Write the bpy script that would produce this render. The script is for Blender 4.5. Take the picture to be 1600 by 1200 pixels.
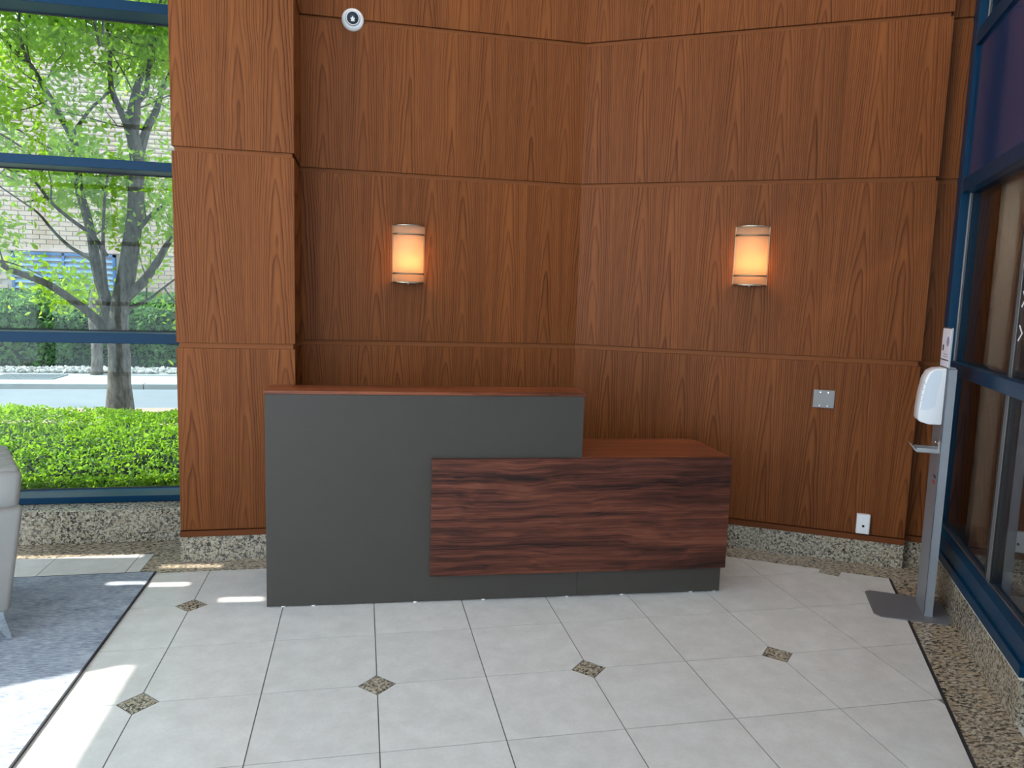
import bpy, bmesh, math, random
import numpy as np
from mathutils import Vector, Matrix, noise as mnoise

for o in list(bpy.data.objects):
    bpy.data.objects.remove(o, do_unlink=True)
SC = bpy.context.scene
COL = SC.collection
R = math.radians

# ------------------------------------------------------------------ camera
cam_d = bpy.data.cameras.new('camera'); cam_d.sensor_width = 36.0
cam_d.lens = 36.0 * 1141.17 / 1600.0
cam_d.clip_start = 0.05; cam_d.clip_end = 200
cam = bpy.data.objects.new('camera', cam_d); COL.objects.link(cam)
def rz(a): return Matrix.Rotation(a, 3, 'Z')
yaw, pitch, roll = -0.20493435, -0.11848171, -0.02971241
M = rz(yaw) @ Matrix.Rotation(pitch, 3, 'X') @ Matrix.Rotation(roll, 3, 'Y')   # columns: right, forward, up
rt, fw, up = M.col[0], M.col[1], M.col[2]
cm = Matrix((rt, up, -fw)).transposed().to_4x4()
cm.translation = Vector((0.844, -2.8992, 1.6097))
cam.matrix_world = cm
SC.camera = cam

# ------------------------------------------------------------------ view, world, sun
vs = SC.view_settings
vs.view_transform = 'Standard'; vs.look = 'None'; vs.gamma = 1.0; vs.use_curve_mapping = False
vs.exposure = 1.1
world = bpy.data.worlds.new('world'); SC.world = world; world.use_nodes = True
bg = world.node_tree.nodes['Background']
bg.inputs[0].default_value = (0.75, 0.86, 1.0, 1); bg.inputs[1].default_value = 2.55

SUN_ELEV, SUN_AZ = 42.0, -5.0          # light travels along +X, a hair towards -Y
sun_d = bpy.data.lights.new('sun', 'SUN'); sun_d.energy = 6.0; sun_d.angle = R(0.35); sun_d.color = (1.0, 0.95, 0.86)
sun = bpy.data.objects.new('sun', sun_d); COL.objects.link(sun)
sd = Vector((math.cos(R(SUN_AZ)) * math.cos(R(SUN_ELEV)), math.sin(R(SUN_AZ)) * math.cos(R(SUN_ELEV)), -math.sin(R(SUN_ELEV))))
sun.rotation_euler = sd.to_track_quat('-Z', 'Y').to_euler()
sun.location = (-8, 0, 9)

# ------------------------------------------------------------------ materials
MATS = {}
class NT:
    """tiny node builder"""
    def __init__(s, name):
        m = bpy.data.materials.new(name); m.use_nodes = True
        s.m = m; s.t = m.node_tree; s.t.nodes.clear()
        s.out = s.t.nodes.new('ShaderNodeOutputMaterial'); MATS[name] = m
    def n(s, typ, **kw):
        nd = s.t.nodes.new('ShaderNode' + typ)
        for k, v in kw.items(): setattr(nd, k, v)
        return nd
    def put(s, sock, v):
        if hasattr(v, 'is_linked') or hasattr(v, 'links'): s.t.links.new(v, sock)
        else:
            try: sock.default_value = v
            except Exception: sock.default_value = tuple(v) + (1,)
    def math(s, op, a, b=None, c=None):
        nd = s.n('Math', operation=op)
        for i, v in enumerate((a, b, c)):
            if v is not None: s.put(nd.inputs[i], v)
        return nd.outputs[0]
    def mix(s, f, a, b, blend='MIX'):
        nd = s.n('Mix', data_type='RGBA', blend_type=blend)
        s.put(nd.inputs[0], f)
        for i, v in ((6, a), (7, b)):
            s.put(nd.inputs[i], tuple(v) + (1,) if isinstance(v, tuple) and len(v) == 3 else v)
        return nd.outputs[2]
    def ramp(s, f, stops, interp='LINEAR'):
        nd = s.n('ValToRGB'); cr = nd.color_ramp; cr.interpolation = interp
        while len(cr.elements) < len(stops): cr.elements.new(0.5)
        for e, (p, c) in zip(cr.elements, stops):
            e.position = p; e.color = (tuple(c) + (1,)) if not isinstance(c, (int, float)) else (c, c, c, 1)
        s.put(nd.inputs[0], f); return nd.outputs[0]
    def noise(s, vec, scale, detail=3, rough=0.5, dist=0.0):
        nd = s.n('TexNoise'); s.put(nd.inputs['Vector'], vec)
        nd.inputs['Scale'].default_value = scale; nd.inputs['Detail'].default_value = detail
        nd.inputs['Roughness'].default_value = rough; nd.inputs['Distortion'].default_value = dist
        return nd.outputs['Fac']
    def vmul(s, v, xyz):
        nd = s.n('VectorMath', operation='MULTIPLY'); s.put(nd.inputs[0], v); nd.inputs[1].default_value = xyz
        return nd.outputs[0]
    def vadd(s, v, w):
        nd = s.n('VectorMath', operation='ADD'); s.put(nd.inputs[0], v); s.put(nd.inputs[1], w); return nd.outputs[0]
    def obj(s): return s.n('TexCoord').outputs['Object']
    def pos(s): return s.n('NewGeometry').outputs['Position']
    def rnd(s): return s.n('ObjectInfo').outputs['Random']
    def bump(s, h, strength=0.2, dist=0.002):
        nd = s.n('Bump'); nd.inputs['Strength'].default_value = strength; nd.inputs['Distance'].default_value = dist
        s.put(nd.inputs['Height'], h); return nd.outputs[0]
    def pbr(s, color, rough=0.5, metal=0.0, spec=0.5, normal=None, **kw):
        b = s.n('BsdfPrincipled')
        s.put(b.inputs['Base Color'], tuple(color) + (1,) if isinstance(color, tuple) and len(color) == 3 else color)
        s.put(b.inputs['Roughness'], rough); s.put(b.inputs['Metallic'], metal)
        b.inputs['Specular IOR Level'].default_value = spec
        if normal is not None: s.put(b.inputs['Normal'], normal)
        for k, v in kw.items(): s.put(b.inputs[k], v)
        s.t.links.new(b.outputs[0], s.out.inputs[0]); return b
def plain(name, color, rough=0.5, metal=0.0, spec=0.5, vary=0.06, scale=30):
    t = NT(name); f = t.noise(t.pos(), scale, 3)
    lo = tuple(c * (1 - vary) for c in color); hi = tuple(min(1, c * (1 + vary)) for c in color)
    t.pbr(t.mix(f, lo, hi), t.math('ADD', t.math('MULTIPLY', f, 0.08), rough - 0.04), metal, spec)
    return t.m

def veneer(name, light, mid, dark, leaf=0.27, rough=0.36):
    t = NT(name)
    co = t.obj(); sep = t.n('SeparateXYZ'); t.put(sep.inputs[0], co); x, z = sep.outputs[0], sep.outputs[2]
    r = t.rnd()
    lv = t.math('ADD', t.math('DIVIDE', x, leaf), t.math('MULTIPLY', r, 7.3))
    idx = t.math('FLOOR', lv); f = t.math('SUBTRACT', t.math('FRACT', lv), 0.5)
    def wn(k):
        w = t.n('TexWhiteNoise', noise_dimensions='1D'); t.put(w.inputs['W'], t.math('ADD', t.math('MULTIPLY', idx, 1.37), t.math('ADD', t.math('MULTIPLY', r, 31.0), k))); return w.outputs['Value']
    h1, h2, h3 = wn(0.1), wn(5.3), wn(9.7)
    off = t.n('CombineXYZ'); t.put(off.inputs[0], t.math('MULTIPLY', r, 40.0)); t.put(off.inputs[2], t.math('MULTIPLY', r, 17.0))
    cs = t.vadd(co, off.outputs[0])
    n1 = t.math('SUBTRACT', t.noise(t.vmul(cs, (5.0, 1, 0.9)), 1.0, 2), 0.5)
    n2 = t.math('SUBTRACT', t.noise(t.vmul(cs, (16.0, 1, 1.6)), 1.0, 3), 0.5)
    u = t.math('ADD', t.math('SUBTRACT', f, t.math('MULTIPLY', t.math('SUBTRACT', h1, 0.5), 0.34)), t.math('MULTIPLY', n1, 0.22))
    u2 = t.math('POWER', t.math('ADD', t.math('MULTIPLY', u, u), 0.0006), 0.78)
    sl = t.math('ADD', 1.7, t.math('MULTIPLY', h3, 2.3))
    n3 = t.math('SUBTRACT', t.noise(t.vmul(cs, (3.0, 1, 2.6)), 1.0, 2), 0.5)
    v = t.math('ADD', t.math('MULTIPLY', u2, 26.0), t.math('MULTIPLY', z, sl))
    v = t.math('ADD', v, t.math('ADD', t.math('MULTIPLY', h2, 6.0), t.math('ADD', t.math('MULTIPLY', n2, 0.7), t.math('MULTIPLY', n3, 1.5))))
    g = t.math('FRACT', v)
    wr_ = t.n('TexWhiteNoise', noise_dimensions='1D'); t.put(wr_.inputs['W'], t.math('ADD', t.math('FLOOR', v), t.math('MULTIPLY', idx, 3.7)))
    ring = t.ramp(g, [(0.0, 0.12), (0.50, 0.22), (0.78, 0.60), (0.885, 1.0), (0.94, 0.50), (1.0, 0.12)])
    ring = t.math('MULTIPLY', ring, t.math('ADD', 0.62, t.math('MULTIPLY', wr_.outputs['Value'], 0.5)))
    ap = t.math('MINIMUM', t.math('DIVIDE', t.math('ABSOLUTE', u), 0.075), 1.0)
    ring = t.math('MULTIPLY', ring, t.math('ADD', 0.58, t.math('MULTIPLY', ap, 0.42)))
    pores = t.noise(t.vmul(cs, (260, 1, 5)), 1.0, 3, 0.6)
    ps = t.ramp(pores, [(0.42, 0.0), (0.62, 1.0)])
    streak = t.noise(t.vmul(cs, (34, 1, 0.5)), 1.0, 3)
    amt = t.math('ADD', t.math('MULTIPLY', ring, 0.72), t.math('ADD', t.math('MULTIPLY', ps, 0.17), t.math('MULTIPLY', t.math('SUBTRACT', streak, 0.5), 0.55)))
    col = t.ramp(amt, [(0.0, light), (0.42, mid), (0.95, dark)])
    tone = t.math('ADD', 0.90, t.math('MULTIPLY', h2, 0.20))
    hs = t.n('HueSaturation'); t.put(hs.inputs['Color'], col); t.put(hs.inputs['Value'], tone)
    t.pbr(hs.outputs[0], t.math('ADD', rough, t.math('MULTIPLY', ring, 0.08)), spec=0.14, normal=t.bump(amt, 0.12, 0.001))
    return t.m

def laminate(name, light, mid, dark, rough=0.34):
    t = NT(name); co = t.obj()
    w = t.noise(t.vmul(co, (1.3, 3, 3.0)), 1.0, 3)
    cw = t.n('CombineXYZ'); t.put(cw.inputs[2], t.math('MULTIPLY', w, 0.09)); t.put(cw.inputs[1], t.math('MULTIPLY', w, 0.09))
    c2 = t.vadd(co, cw.outputs[0])
    a = t.noise(t.vmul(c2, (0.9, 30, 30)), 1.0, 5, 0.65)
    b = t.noise(t.vmul(c2, (4, 120, 120)), 1.0, 3, 0.6)
    c = t.noise(t.vmul(c2, (0.5, 9, 9)), 1.0, 2)
    v = t.math('ADD', t.math('MULTIPLY', a, 0.55), t.math('ADD', t.math('MULTIPLY', b, 0.25), t.math('MULTIPLY', c, 0.25)))
    col = t.ramp(v, [(0.40, dark), (0.51, mid), (0.63, light)])
    t.pbr(col, rough, spec=0.25)
    return t.m

def granite(name, base, tan, dark, scale=1.0, rough=0.18, aniso=(1, 1, 1)):
    t = NT(name); co = t.vmul(t.pos(), tuple(scale * a for a in aniso))
    a = t.noise(co, 75, 4, 0.65, 0.6); b = t.noise(co, 34, 3, 0.6, 0.8); c = t.noise(co, 7, 2)
    vo = t.n('TexVoronoi'); t.put(vo.inputs['Vector'], co); vo.inputs['Scale'].default_value = 130
    col = t.mix(t.ramp(b, [(0.40, 0.0), (0.66, 1.0)]), base, tan)
    col = t.mix(t.ramp(vo.outputs['Color'], [(0.2, 0.0), (0.9, 0.35)]), col, tuple(min(1, x * 1.12) for x in base))
    fl = t.ramp(t.math('ADD', t.math('MULTIPLY', a, 0.75), t.math('MULTIPLY', b, 0.28)), [(0.445, 1.0), (0.56, 0.0)])
    fl2 = t.math('MULTIPLY', fl, t.math('ADD', 0.55, t.math('MULTIPLY', c, 0.8)))
    col = t.mix(fl2, col, dark)
    t.pbr(col, rough, spec=0.5)
    return t.m

veneer('veneer', (0.225, 0.072, 0.0180), (0.136, 0.0390, 0.0088), (0.027, 0.0065, 0.0018), rough=0.45)
plain('trim_wood', (0.15, 0.045, 0.013), 0.5, spec=0.15)
plain('reveal_wood', (0.235, 0.076, 0.022), 0.55, spec=0.15)
laminate('laminate', (0.165, 0.053, 0.029), (0.078, 0.0235, 0.0145), (0.018, 0.0075, 0.0065))
laminate('laminate_top', (0.26, 0.075, 0.030), (0.16, 0.042, 0.016), (0.065, 0.018, 0.009), 0.3)
plain('charcoal', (0.056, 0.050, 0.042), 0.5, spec=0.22, vary=0.05, scale=6)
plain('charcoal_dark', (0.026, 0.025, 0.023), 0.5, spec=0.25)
granite('granite', (0.54, 0.49, 0.385), (0.30, 0.235, 0.15), (0.040, 0.033, 0.025))
granite('granite_floor', (0.54, 0.465, 0.355), (0.31, 0.235, 0.15), (0.045, 0.036, 0.028), 1.0, 0.14, (0.55, 1, 1))
t = NT('tile'); co = t.pos(); r = t.rnd()
off = t.n('CombineXYZ'); t.put(off.inputs[2], t.math('MULTIPLY', r, 20.0))
p2 = t.vadd(co, off.outputs[0])
c = t.mix(t.ramp(t.noise(p2, 9, 5, 0.6), [(0.35, 0.0), (0.7, 1.0)]), (0.60, 0.585, 0.555), (0.69, 0.675, 0.645))
c = t.mix(t.ramp(t.noise(p2, 70, 4, 0.7), [(0.30, 0.22), (0.55, 0.0)]), c, (0.48, 0.45, 0.41))
hs = t.n('HueSaturation'); t.put(hs.inputs['Color'], c); t.put(hs.inputs['Value'], t.math('ADD', 0.97, t.math('MULTIPLY', r, 0.06)))
t.pbr(hs.outputs[0], 0.27, spec=0.45)
plain('grout', (0.16, 0.15, 0.14), 0.8)
plain('black_strip', (0.02, 0.02, 0.022), 0.5)
plain('plaster', (0.72, 0.70, 0.66), 0.8, vary=0.03)
plain('ceiling_paint', (0.80, 0.79, 0.77), 0.85, vary=0.02)
plain('beige_paint', (0.66, 0.60, 0.50), 0.7, vary=0.03)
plain('blue_metal', (0.001, 0.030, 0.072), 0.34, 0.0, 0.16)
plain('blue_spandrel', (0.003, 0.034, 0.110), 0.14, 0.0, 0.4)
plain('aluminium', (0.62, 0.62, 0.62), 0.3, 1.0)
plain('brushed_steel', (0.27, 0.26, 0.25), 0.5, 1.0)
plain('nickel', (0.50, 0.45, 0.36), 0.4, 1.0)
plain('bronze', (0.30, 0.24, 0.16), 0.4, 1.0)
plain('chrome', (0.85, 0.87, 0.88), 0.08, 1.0)
plain('stand_grey', (0.30, 0.32, 0.345), 0.38, 0.45)
plain('stand_plate', (0.20, 0.205, 0.225), 0.42, 0.4)
plain('white_plastic', (0.82, 0.83, 0.84), 0.25, vary=0.01)
plain('white_cover', (0.68, 0.74, 0.80), 0.18, vary=0.01)
plain('grey_plastic', (0.14, 0.135, 0.13), 0.5)
plain('black_plastic', (0.012, 0.014, 0.017), 0.2)
plain('rubber', (0.02, 0.02, 0.02), 0.7)
plain('paper', (0.80, 0.78, 0.82), 0.6, vary=0.02)
plain('print_violet', (0.33, 0.27, 0.42), 0.6)
plain('print_dark', (0.05, 0.05, 0.06), 0.6)
plain('print_red', (0.45, 0.06, 0.08), 0.6)
plain('vinyl_white', (0.80, 0.80, 0.80), 0.5)
plain('leather', (0.25, 0.238, 0.222), 0.38, vary=0.05, scale=60)
plain('leather_dark', (0.15, 0.135, 0.12), 0.45, vary=0.08, scale=60)
plain('concrete', (0.28, 0.275, 0.265), 0.85, vary=0.10, scale=5)
plain('kerb_concrete', (0.27, 0.265, 0.25), 0.85, vary=0.12, scale=5)
plain('asphalt', (0.145, 0.155, 0.17), 0.9, vary=0.14, scale=3)
plain('soil', (0.30, 0.20, 0.15), 0.95, vary=0.45, scale=40)
plain('grate_metal', (0.22, 0.24, 0.25), 0.6, 0.3)
plain('louvre_blue', (0.035, 0.10, 0.22), 0.45)
plain('louvre_slat_lit', (0.20, 0.29, 0.40), 0.45)  # lighter than the frame: slat highlights put into the colour
plain('louvre_dark', (0.012, 0.030, 0.070), 0.6)
plain('mortar', (0.36, 0.31, 0.26), 0.9)
plain('roof_edge', (0.45, 0.32, 0.27), 0.8)
t = NT('brick'); r = t.rnd(); t.pbr(t.mix(t.math('ADD', t.math('MULTIPLY', r, 0.7), t.math('MULTIPLY', t.noise(t.pos(), 6, 3), 0.3)), (0.44, 0.335, 0.25), (0.37, 0.26, 0.19)), 0.85)
t = NT('stone'); t.pbr(t.ramp(t.noise(t.pos(), 9, 1), [(0.35, (0.12, 0.115, 0.105)), (0.65, (0.36, 0.345, 0.32))]), 0.85)
t = NT('bark'); co = t.vmul(t.pos(), (1, 1, 0.35)); n = t.noise(co, 26, 5, 0.65)
t.pbr(t.ramp(n, [(0.3, (0.045, 0.035, 0.03)), (0.6, (0.13, 0.11, 0.092)), (0.8, (0.20, 0.18, 0.155))]), 0.9, spec=0.2, normal=t.bump(n, 0.7, 0.02))
def leafmat(name, c0, c1, trans, scale=3.0):
    t = NT(name); n = t.noise(t.pos(), scale, 3); n2 = t.noise(t.pos(), 37, 1)
    col = t.mix(t.ramp(t.math('ADD', t.math('MULTIPLY', n, 0.5), t.math('MULTIPLY', n2, 0.5)), [(0.35, 0.0), (0.65, 1.0)]), c0, c1)
    d = t.n('BsdfPrincipled'); t.put(d.inputs['Base Color'], col); d.inputs['Roughness'].default_value = 0.5; d.inputs['Specular IOR Level'].default_value = 0.3
    tr = t.n('BsdfTranslucent'); t.put(tr.inputs['Color'], t.mix(0.5, col, trans))
    ms = t.n('MixShader'); ms.inputs[0].default_value = 0.55
    t.t.links.new(d.outputs[0], ms.inputs[1]); t.t.links.new(tr.outputs[0], ms.inputs[2]); t.t.links.new(ms.outputs[0], t.out.inputs[0])
leafmat('tree_leaf', (0.08, 0.21, 0.026), (0.32, 0.52, 0.034), (0.66, 0.88, 0.03))
leafmat('hedge_leaf', (0.06, 0.17, 0.028), (0.29, 0.47, 0.038), (0.50, 0.70, 0.03), 2.0)
leafmat('far_hedge_leaf', (0.055, 0.14, 0.050), (0.14, 0.25, 0.075), (0.2, 0.36, 0.08), 1.2)
plain('hedge_core', (0.018, 0.030, 0.016), 0.95, vary=0.3)
t = NT('rug'); co = t.pos(); a = t.noise(t.vmul(co, (24, 95, 1)), 1.0, 4, 0.7); b = t.noise(t.vmul(co, (5, 9, 1)), 1.0, 3)
v = t.math('ADD', t.math('MULTIPLY', a, 0.7), t.math('MULTIPLY', b, 0.3))
t.pbr(t.ramp(v, [(0.34, (0.14, 0.165, 0.21)), (0.5, (0.30, 0.34, 0.40)), (0.66, (0.48, 0.51, 0.54))]), 0.95, spec=0.1, normal=t.bump(a, 0.5, 0.004))
plain('rug_edge', (0.035, 0.035, 0.04), 0.9)
def glass(name, tint, refl=1.0, haze=0.0):
    t = NT(name)
    tr = t.n('BsdfTransparent'); tr.inputs[0].default_value = tuple(tint) + (1,)
    gl = t.n('BsdfGlossy'); gl.inputs['Roughness'].default_value = 0.0
    lw = t.n('Fresnel'); lw.inputs[0].default_value = 1.45
    f = t.math('MINIMUM', t.math('MULTIPLY', lw.outputs[0], 1.7 * refl), 0.95)
    ms = t.n('MixShader'); t.put(ms.inputs[0], f)
    t.t.links.new(tr.outputs[0], ms.inputs[1]); t.t.links.new(gl.outputs[0], ms.inputs[2])
    t.t.links.new(ms.outputs[0], t.out.inputs[0])
glass('window_glass', (0.78, 0.86, 0.87), 0.24)
glass('clear_glass', (0.93, 0.96, 0.96))
glass('door_glass', (0.66, 0.66, 0.66), 0.55)
t = NT('shade_glass')
df = t.n('BsdfDiffuse'); df.inputs[0].default_value = (0.70, 0.50, 0.35, 1)
tr = t.n('BsdfTranslucent'); tr.inputs[0].default_value = (0.66, 0.49, 0.32, 1)
ms = t.n('MixShader'); ms.inputs[0].default_value = 0.6
t.t.links.new(df.outputs[0], ms.inputs[1]); t.t.links.new(tr.outputs[0], ms.inputs[2]); t.t.links.new(ms.outputs[0], t.out.inputs[0])
t = NT('bulb'); e = t.n('Emission'); e.inputs[0].default_value = (1, 0.62, 0.25, 1); e.inputs[1].default_value = 8; t.t.links.new(e.outputs[0], t.out.inputs[0])

# ------------------------------------------------------------------ geometry helpers
def tag(o, label=None, cat=None, group=None, kind=None):
    for k, v in (('label', label), ('category', cat), ('group', group), ('kind', kind)):
        if v: o[k] = v
    return o
def link(name, me, parent=None, loc=(0, 0, 0), rot=0.0):
    o = bpy.data.objects.new(name, me); COL.objects.link(o)
    o.location = loc
    if rot: o.rotation_euler = (0, 0, rot)
    if parent is not None: o.parent = parent
    return o
def empty(name, loc=(0, 0, 0), rot=0.0, label=None, cat=None, group=None, kind=None):
    o = link(name, None, None, loc, rot); o.empty_display_size = 0.1
    return tag(o, label, cat, group, kind)
class MB:
    """collects shapes into one bmesh"""
    def __init__(s): s.bm = bmesh.new()
    def box(s, x0, y0, z0, x1, y1, z1, bevel=0.0, seg=2):
        r = bmesh.ops.create_cube(s.bm, size=1.0); vs_ = r['verts']
        for v in vs_: v.co = Vector(((x0 + x1) / 2 + v.co.x * (x1 - x0), (y0 + y1) / 2 + v.co.y * (y1 - y0), (z0 + z1) / 2 + v.co.z * (z1 - z0)))
        if bevel:
            ed = list({e for v in vs_ for e in v.link_edges})
            bmesh.ops.bevel(s.bm, geom=ed, offset=bevel, segments=seg, affect='EDGES', profile=0.5)
        return s
    def prism(s, poly, z0, z1, axis='z', bevel=0.0, seg=2):
        """extrude a polygon; axis z: (x,y), y: (x,z), x: (y,z)"""
        def P(a, b, c): return {'z': (a, b, c), 'y': (a, c, b), 'x': (c, a, b)}[axis]
        lo = [s.bm.verts.new(P(a, b, z0)) for a, b in poly]; hi = [s.bm.verts.new(P(a, b, z1)) for a, b in poly]
        n = len(poly); fs = [s.bm.faces.new(lo), s.bm.faces.new(hi)]
        for i in range(n): fs.append(s.bm.faces.new((lo[i], lo[(i + 1) % n], hi[(i + 1) % n], hi[i])))
        bmesh.ops.recalc_face_normals(s.bm, faces=fs)
        if bevel: bmesh.ops.bevel(s.bm, geom=list({e for f in fs for e in f.edges}), offset=bevel, segments=seg, affect='EDGES', profile=0.5)
        return s
    def cyl(s, c, r, h, axis='z', seg=20, r2=None):
        m = {'z': Matrix.Identity(4), 'x': Matrix.Rotation(R(90), 4, 'Y'), 'y': Matrix.Rotation(R(-90), 4, 'X')}[axis]
        bmesh.ops.create_cone(s.bm, cap_ends=True, segments=seg, radius1=r, radius2=r if r2 is None else r2, depth=h, matrix=Matrix.Translation(c) @ m)
        return s
    def sphere(s, c, r, seg=16, scale=(1, 1, 1)):
        bmesh.ops.create_uvsphere(s.bm, u_segments=seg, v_segments=max(6, seg // 2), radius=r, matrix=Matrix.Translation(c) @ Matrix.Diagonal((*scale, 1)))
        return s
    def lathe(s, prof, c, axis='y', seg=32):
        rings = []
        for r_, h in prof:
            ring = []
            for k in range(seg):
                a = 2 * math.pi * k / seg
                p = (r_ * math.cos(a), h, r_ * math.sin(a)) if axis == 'y' else (r_ * math.cos(a), r_ * math.sin(a), h)
                ring.append(s.bm.verts.new(Vector(c) + Vector(p)))
            rings.append(ring)
        fs = []
        for a, b in zip(rings, rings[1:]):
            for k in range(seg): fs.append(s.bm.faces.new((a[k], a[(k + 1) % seg], b[(k + 1) % seg], b[k])))
        fs.append(s.bm.faces.new(rings[0])); fs.append(s.bm.faces.new(rings[-1]))
        bmesh.ops.recalc_face_normals(s.bm, faces=fs); return s
    def build(s, name, mat, parent=None, loc=(0, 0, 0), rot=0.0, smooth=False):
        me = bpy.data.meshes.new(name); s.bm.to_mesh(me); s.bm.free()
        me.materials.append(MATS[mat])
        if smooth:
            for p in me.polygons: p.use_smooth = True
            try: me.set_sharp_from_angle(angle=R(40))
            except Exception: pass
        return link(name, me, parent, loc, rot)
def box(name, x0, y0, z0, x1, y1, z1, mat, parent=None, bevel=0.0, corner=True, smooth=False):
    """box whose origin is its lower front left corner"""
    if corner: return MB().box(0, 0, 0, x1 - x0, y1 - y0, z1 - z0, bevel).build(name, mat, parent, (x0, y0, z0), smooth=smooth)
    return MB().box(x0, y0, z0, x1, y1, z1, bevel).build(name, mat, parent, smooth=smooth)
def raw(name, V, F, mat, parent=None, loc=(0, 0, 0), smooth=False, rot=0.0):
    me = bpy.data.meshes.new(name); V = np.asarray(V, dtype=np.float32); F = np.asarray(F, dtype=np.int32)
    n = F.shape[1]
    me.vertices.add(len(V)); me.vertices.foreach_set('co', V.ravel())
    me.loops.add(F.size); me.loops.foreach_set('vertex_index', F.ravel())
    me.polygons.add(len(F)); me.polygons.foreach_set('loop_start', np.arange(0, F.size, n, dtype=np.int32))
    try: me.polygons.foreach_set('loop_total', np.full(len(F), n, dtype=np.int32))
    except Exception: pass
    me.update(calc_edges=True); me.validate(); me.materials.append(MATS[mat])
    if smooth: me.polygons.foreach_set('use_smooth', np.ones(len(F), dtype=bool))
    return link(name, me, parent, loc, rot)
def tube(mb, pts, rad, seg=8, sub=4):
    """swept tube with a smooth path; pts 3d, rad one radius per point"""
    P = [Vector(p) for p in pts]; n = len(P); path, rr = [], []
    for i in range(n - 1):
        p0, p1, p2, p3 = P[max(i - 1, 0)], P[i], P[i + 1], P[min(i + 2, n - 1)]
        for k in range(sub):
            u = k / sub
            path.append(0.5 * ((2 * p1) + (p2 - p0) * u + (2 * p0 - 5 * p1 + 4 * p2 - p3) * u * u + (3 * p1 - p0 - 3 * p2 + p3) * u ** 3))
            rr.append(rad[i] * (1 - u) + rad[i + 1] * u)
    path.append(P[-1]); rr.append(rad[-1])
    rings = []; ref = Vector((0.31, 0.95, 0.05)).normalized()
    for i, p in enumerate(path):
        d = (path[min(i + 1, len(path) - 1)] - path[max(i - 1, 0)]).normalized()
        a = d.cross(ref)
        if a.length < 1e-3: a = d.cross(Vector((1, 0, 0)))
        a.normalize(); b = d.cross(a).normalized()
        rings.append([mb.bm.verts.new(p + (a * math.cos(2 * math.pi * k / seg) + b * math.sin(2 * math.pi * k / seg)) * rr[i]) for k in range(seg)])
    for r0, r1 in zip(rings, rings[1:]):
        for k in range(seg): mb.bm.faces.new((r0[k], r0[(k + 1) % seg], r1[(k + 1) % seg], r1[k]))
    mb.bm.faces.new(rings[0][::-1]); mb.bm.faces.new(rings[-1])
    return mb

# the two directions of the angled side of the lobby
AR = -R(30.63); OX, OY = 2.30, 2.00
ex, ey = math.cos(AR), math.sin(AR); dx, dy = -math.sin(AR), math.cos(AR)
def W(X, Y): return (OX + X * ex + Y * dx, OY + X * ey + Y * dy)
def toRF(x, y): return ((x - OX) * ex + (y - OY) * ey, (x - OX) * dx + (y - OY) * dy)
SX = 2.271                       # plane of the glazed entrance front
WIN_Y = 2.13; GLASS_Y = 2.36     # window frame face, window pane
XL = -4.5; YB = -6.5; ZC = 5.2   # left wall, rear wall, ceiling

# ------------------------------------------------------------------ floor
floor = MB().prism([(XL, YB), (-0.1, YB), W(6.0, -1.0), W(6.0, 0.4), W(2.2, 0.4), (2.3, 2.4), (XL, 2.4)], -0.12, -0.0025).build('floor', 'grout')
tag(floor, kind='structure')
def clip(poly, a, b, c):         # keep a*x+b*y<=c
    out = []
    for i, p in enumerate(poly):
        q = poly[(i + 1) % len(poly)]; fp, fq = a * p[0] + b * p[1] - c, a * q[0] + b * q[1] - c
        if fp <= 0: out.append(p)
        if (fp < 0 < fq) or (fq < 0 < fp):
            u = fp / (fp - fq); out.append((p[0] + u * (q[0] - p[0]), p[1] + u * (q[1] - p[1])))
    return out
def area(p): return 0.5 * abs(sum(p[i][0] * p[(i + 1) % len(p)][1] - p[(i + 1) % len(p)][0] * p[i][1] for i in range(len(p))))
T = 0.4572; DI = 0.076; GAP = 0.0024
XB, YBND = 2.046, -0.222         # tile field limits along the angled sides
YF1, YF2, XJ = 1.387, 1.715, -0.380
def limits(poly):
    poly = clip(poly, ex, ey, XB + OX * ex + OY * ey)
    if len(poly) > 2: poly = clip(poly, dx, dy, YBND + OX * dx + OY * dy)
    return poly
def cell(i, j):
    x0, x1, y0, y1 = i * T + GAP, (i + 1) * T - GAP, j * T + GAP, (j + 1) * T - GAP
    p = []
    for (cx, cy, ii, jj, sx, sy, first) in ((x0, y0, i, j, 1, 1, 'y'), (x1, y0, i + 1, j, -1, 1, 'x'), (x1, y1, i + 1, j + 1, -1, -1, 'y'), (x0, y1, i, j + 1, 1, -1, 'x')):
        if ii % 2 == 0 and jj % 2 == 0:
            a, b = (cx + sx * DI, cy), (cx, cy + sy * DI)
            p += [b, a] if first == 'y' else [a, b]
        else: p.append((cx, cy))
    return p
def slab(name, poly, mat, parent, z=0.0, th=0.01):
    cx = sum(p[0] for p in poly) / len(poly); cy = sum(p[1] for p in poly) / len(poly)
    return MB().prism([(a - cx, b - cy) for a, b in poly], -th, z).build(name, mat, parent, (cx, cy, 0))
rest = MB()
for j in range(-14, 4):
    for i in range(-10, 9):
        c0 = cell(i, j)
        pieces = [c0]
        if (j + 1) * T > YF1:
            A = clip(clip(c0, -1, 0, -XJ), 0, 1, YF1); B = clip(clip(c0, 1, 0, XJ - 0.003), 0, 1, YF2) if c0 else []
            pieces = [A, B]
        for pc in pieces:
            if len(pc) < 3: continue
            pc = clip(pc, -1, 0, -XL - 0.0)
            if len(pc) < 3: continue
            pc = limits(pc)
            if len(pc) < 3 or area(pc) < 0.0012: continue
            if j >= -8: slab('tile', pc, 'tile', floor)
            elif min(p[1] for p in pc) > YB: rest.prism(pc, -0.01, 0.0)
tag(rest.build('tile_field', 'tile', floor), kind='stuff')
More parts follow.
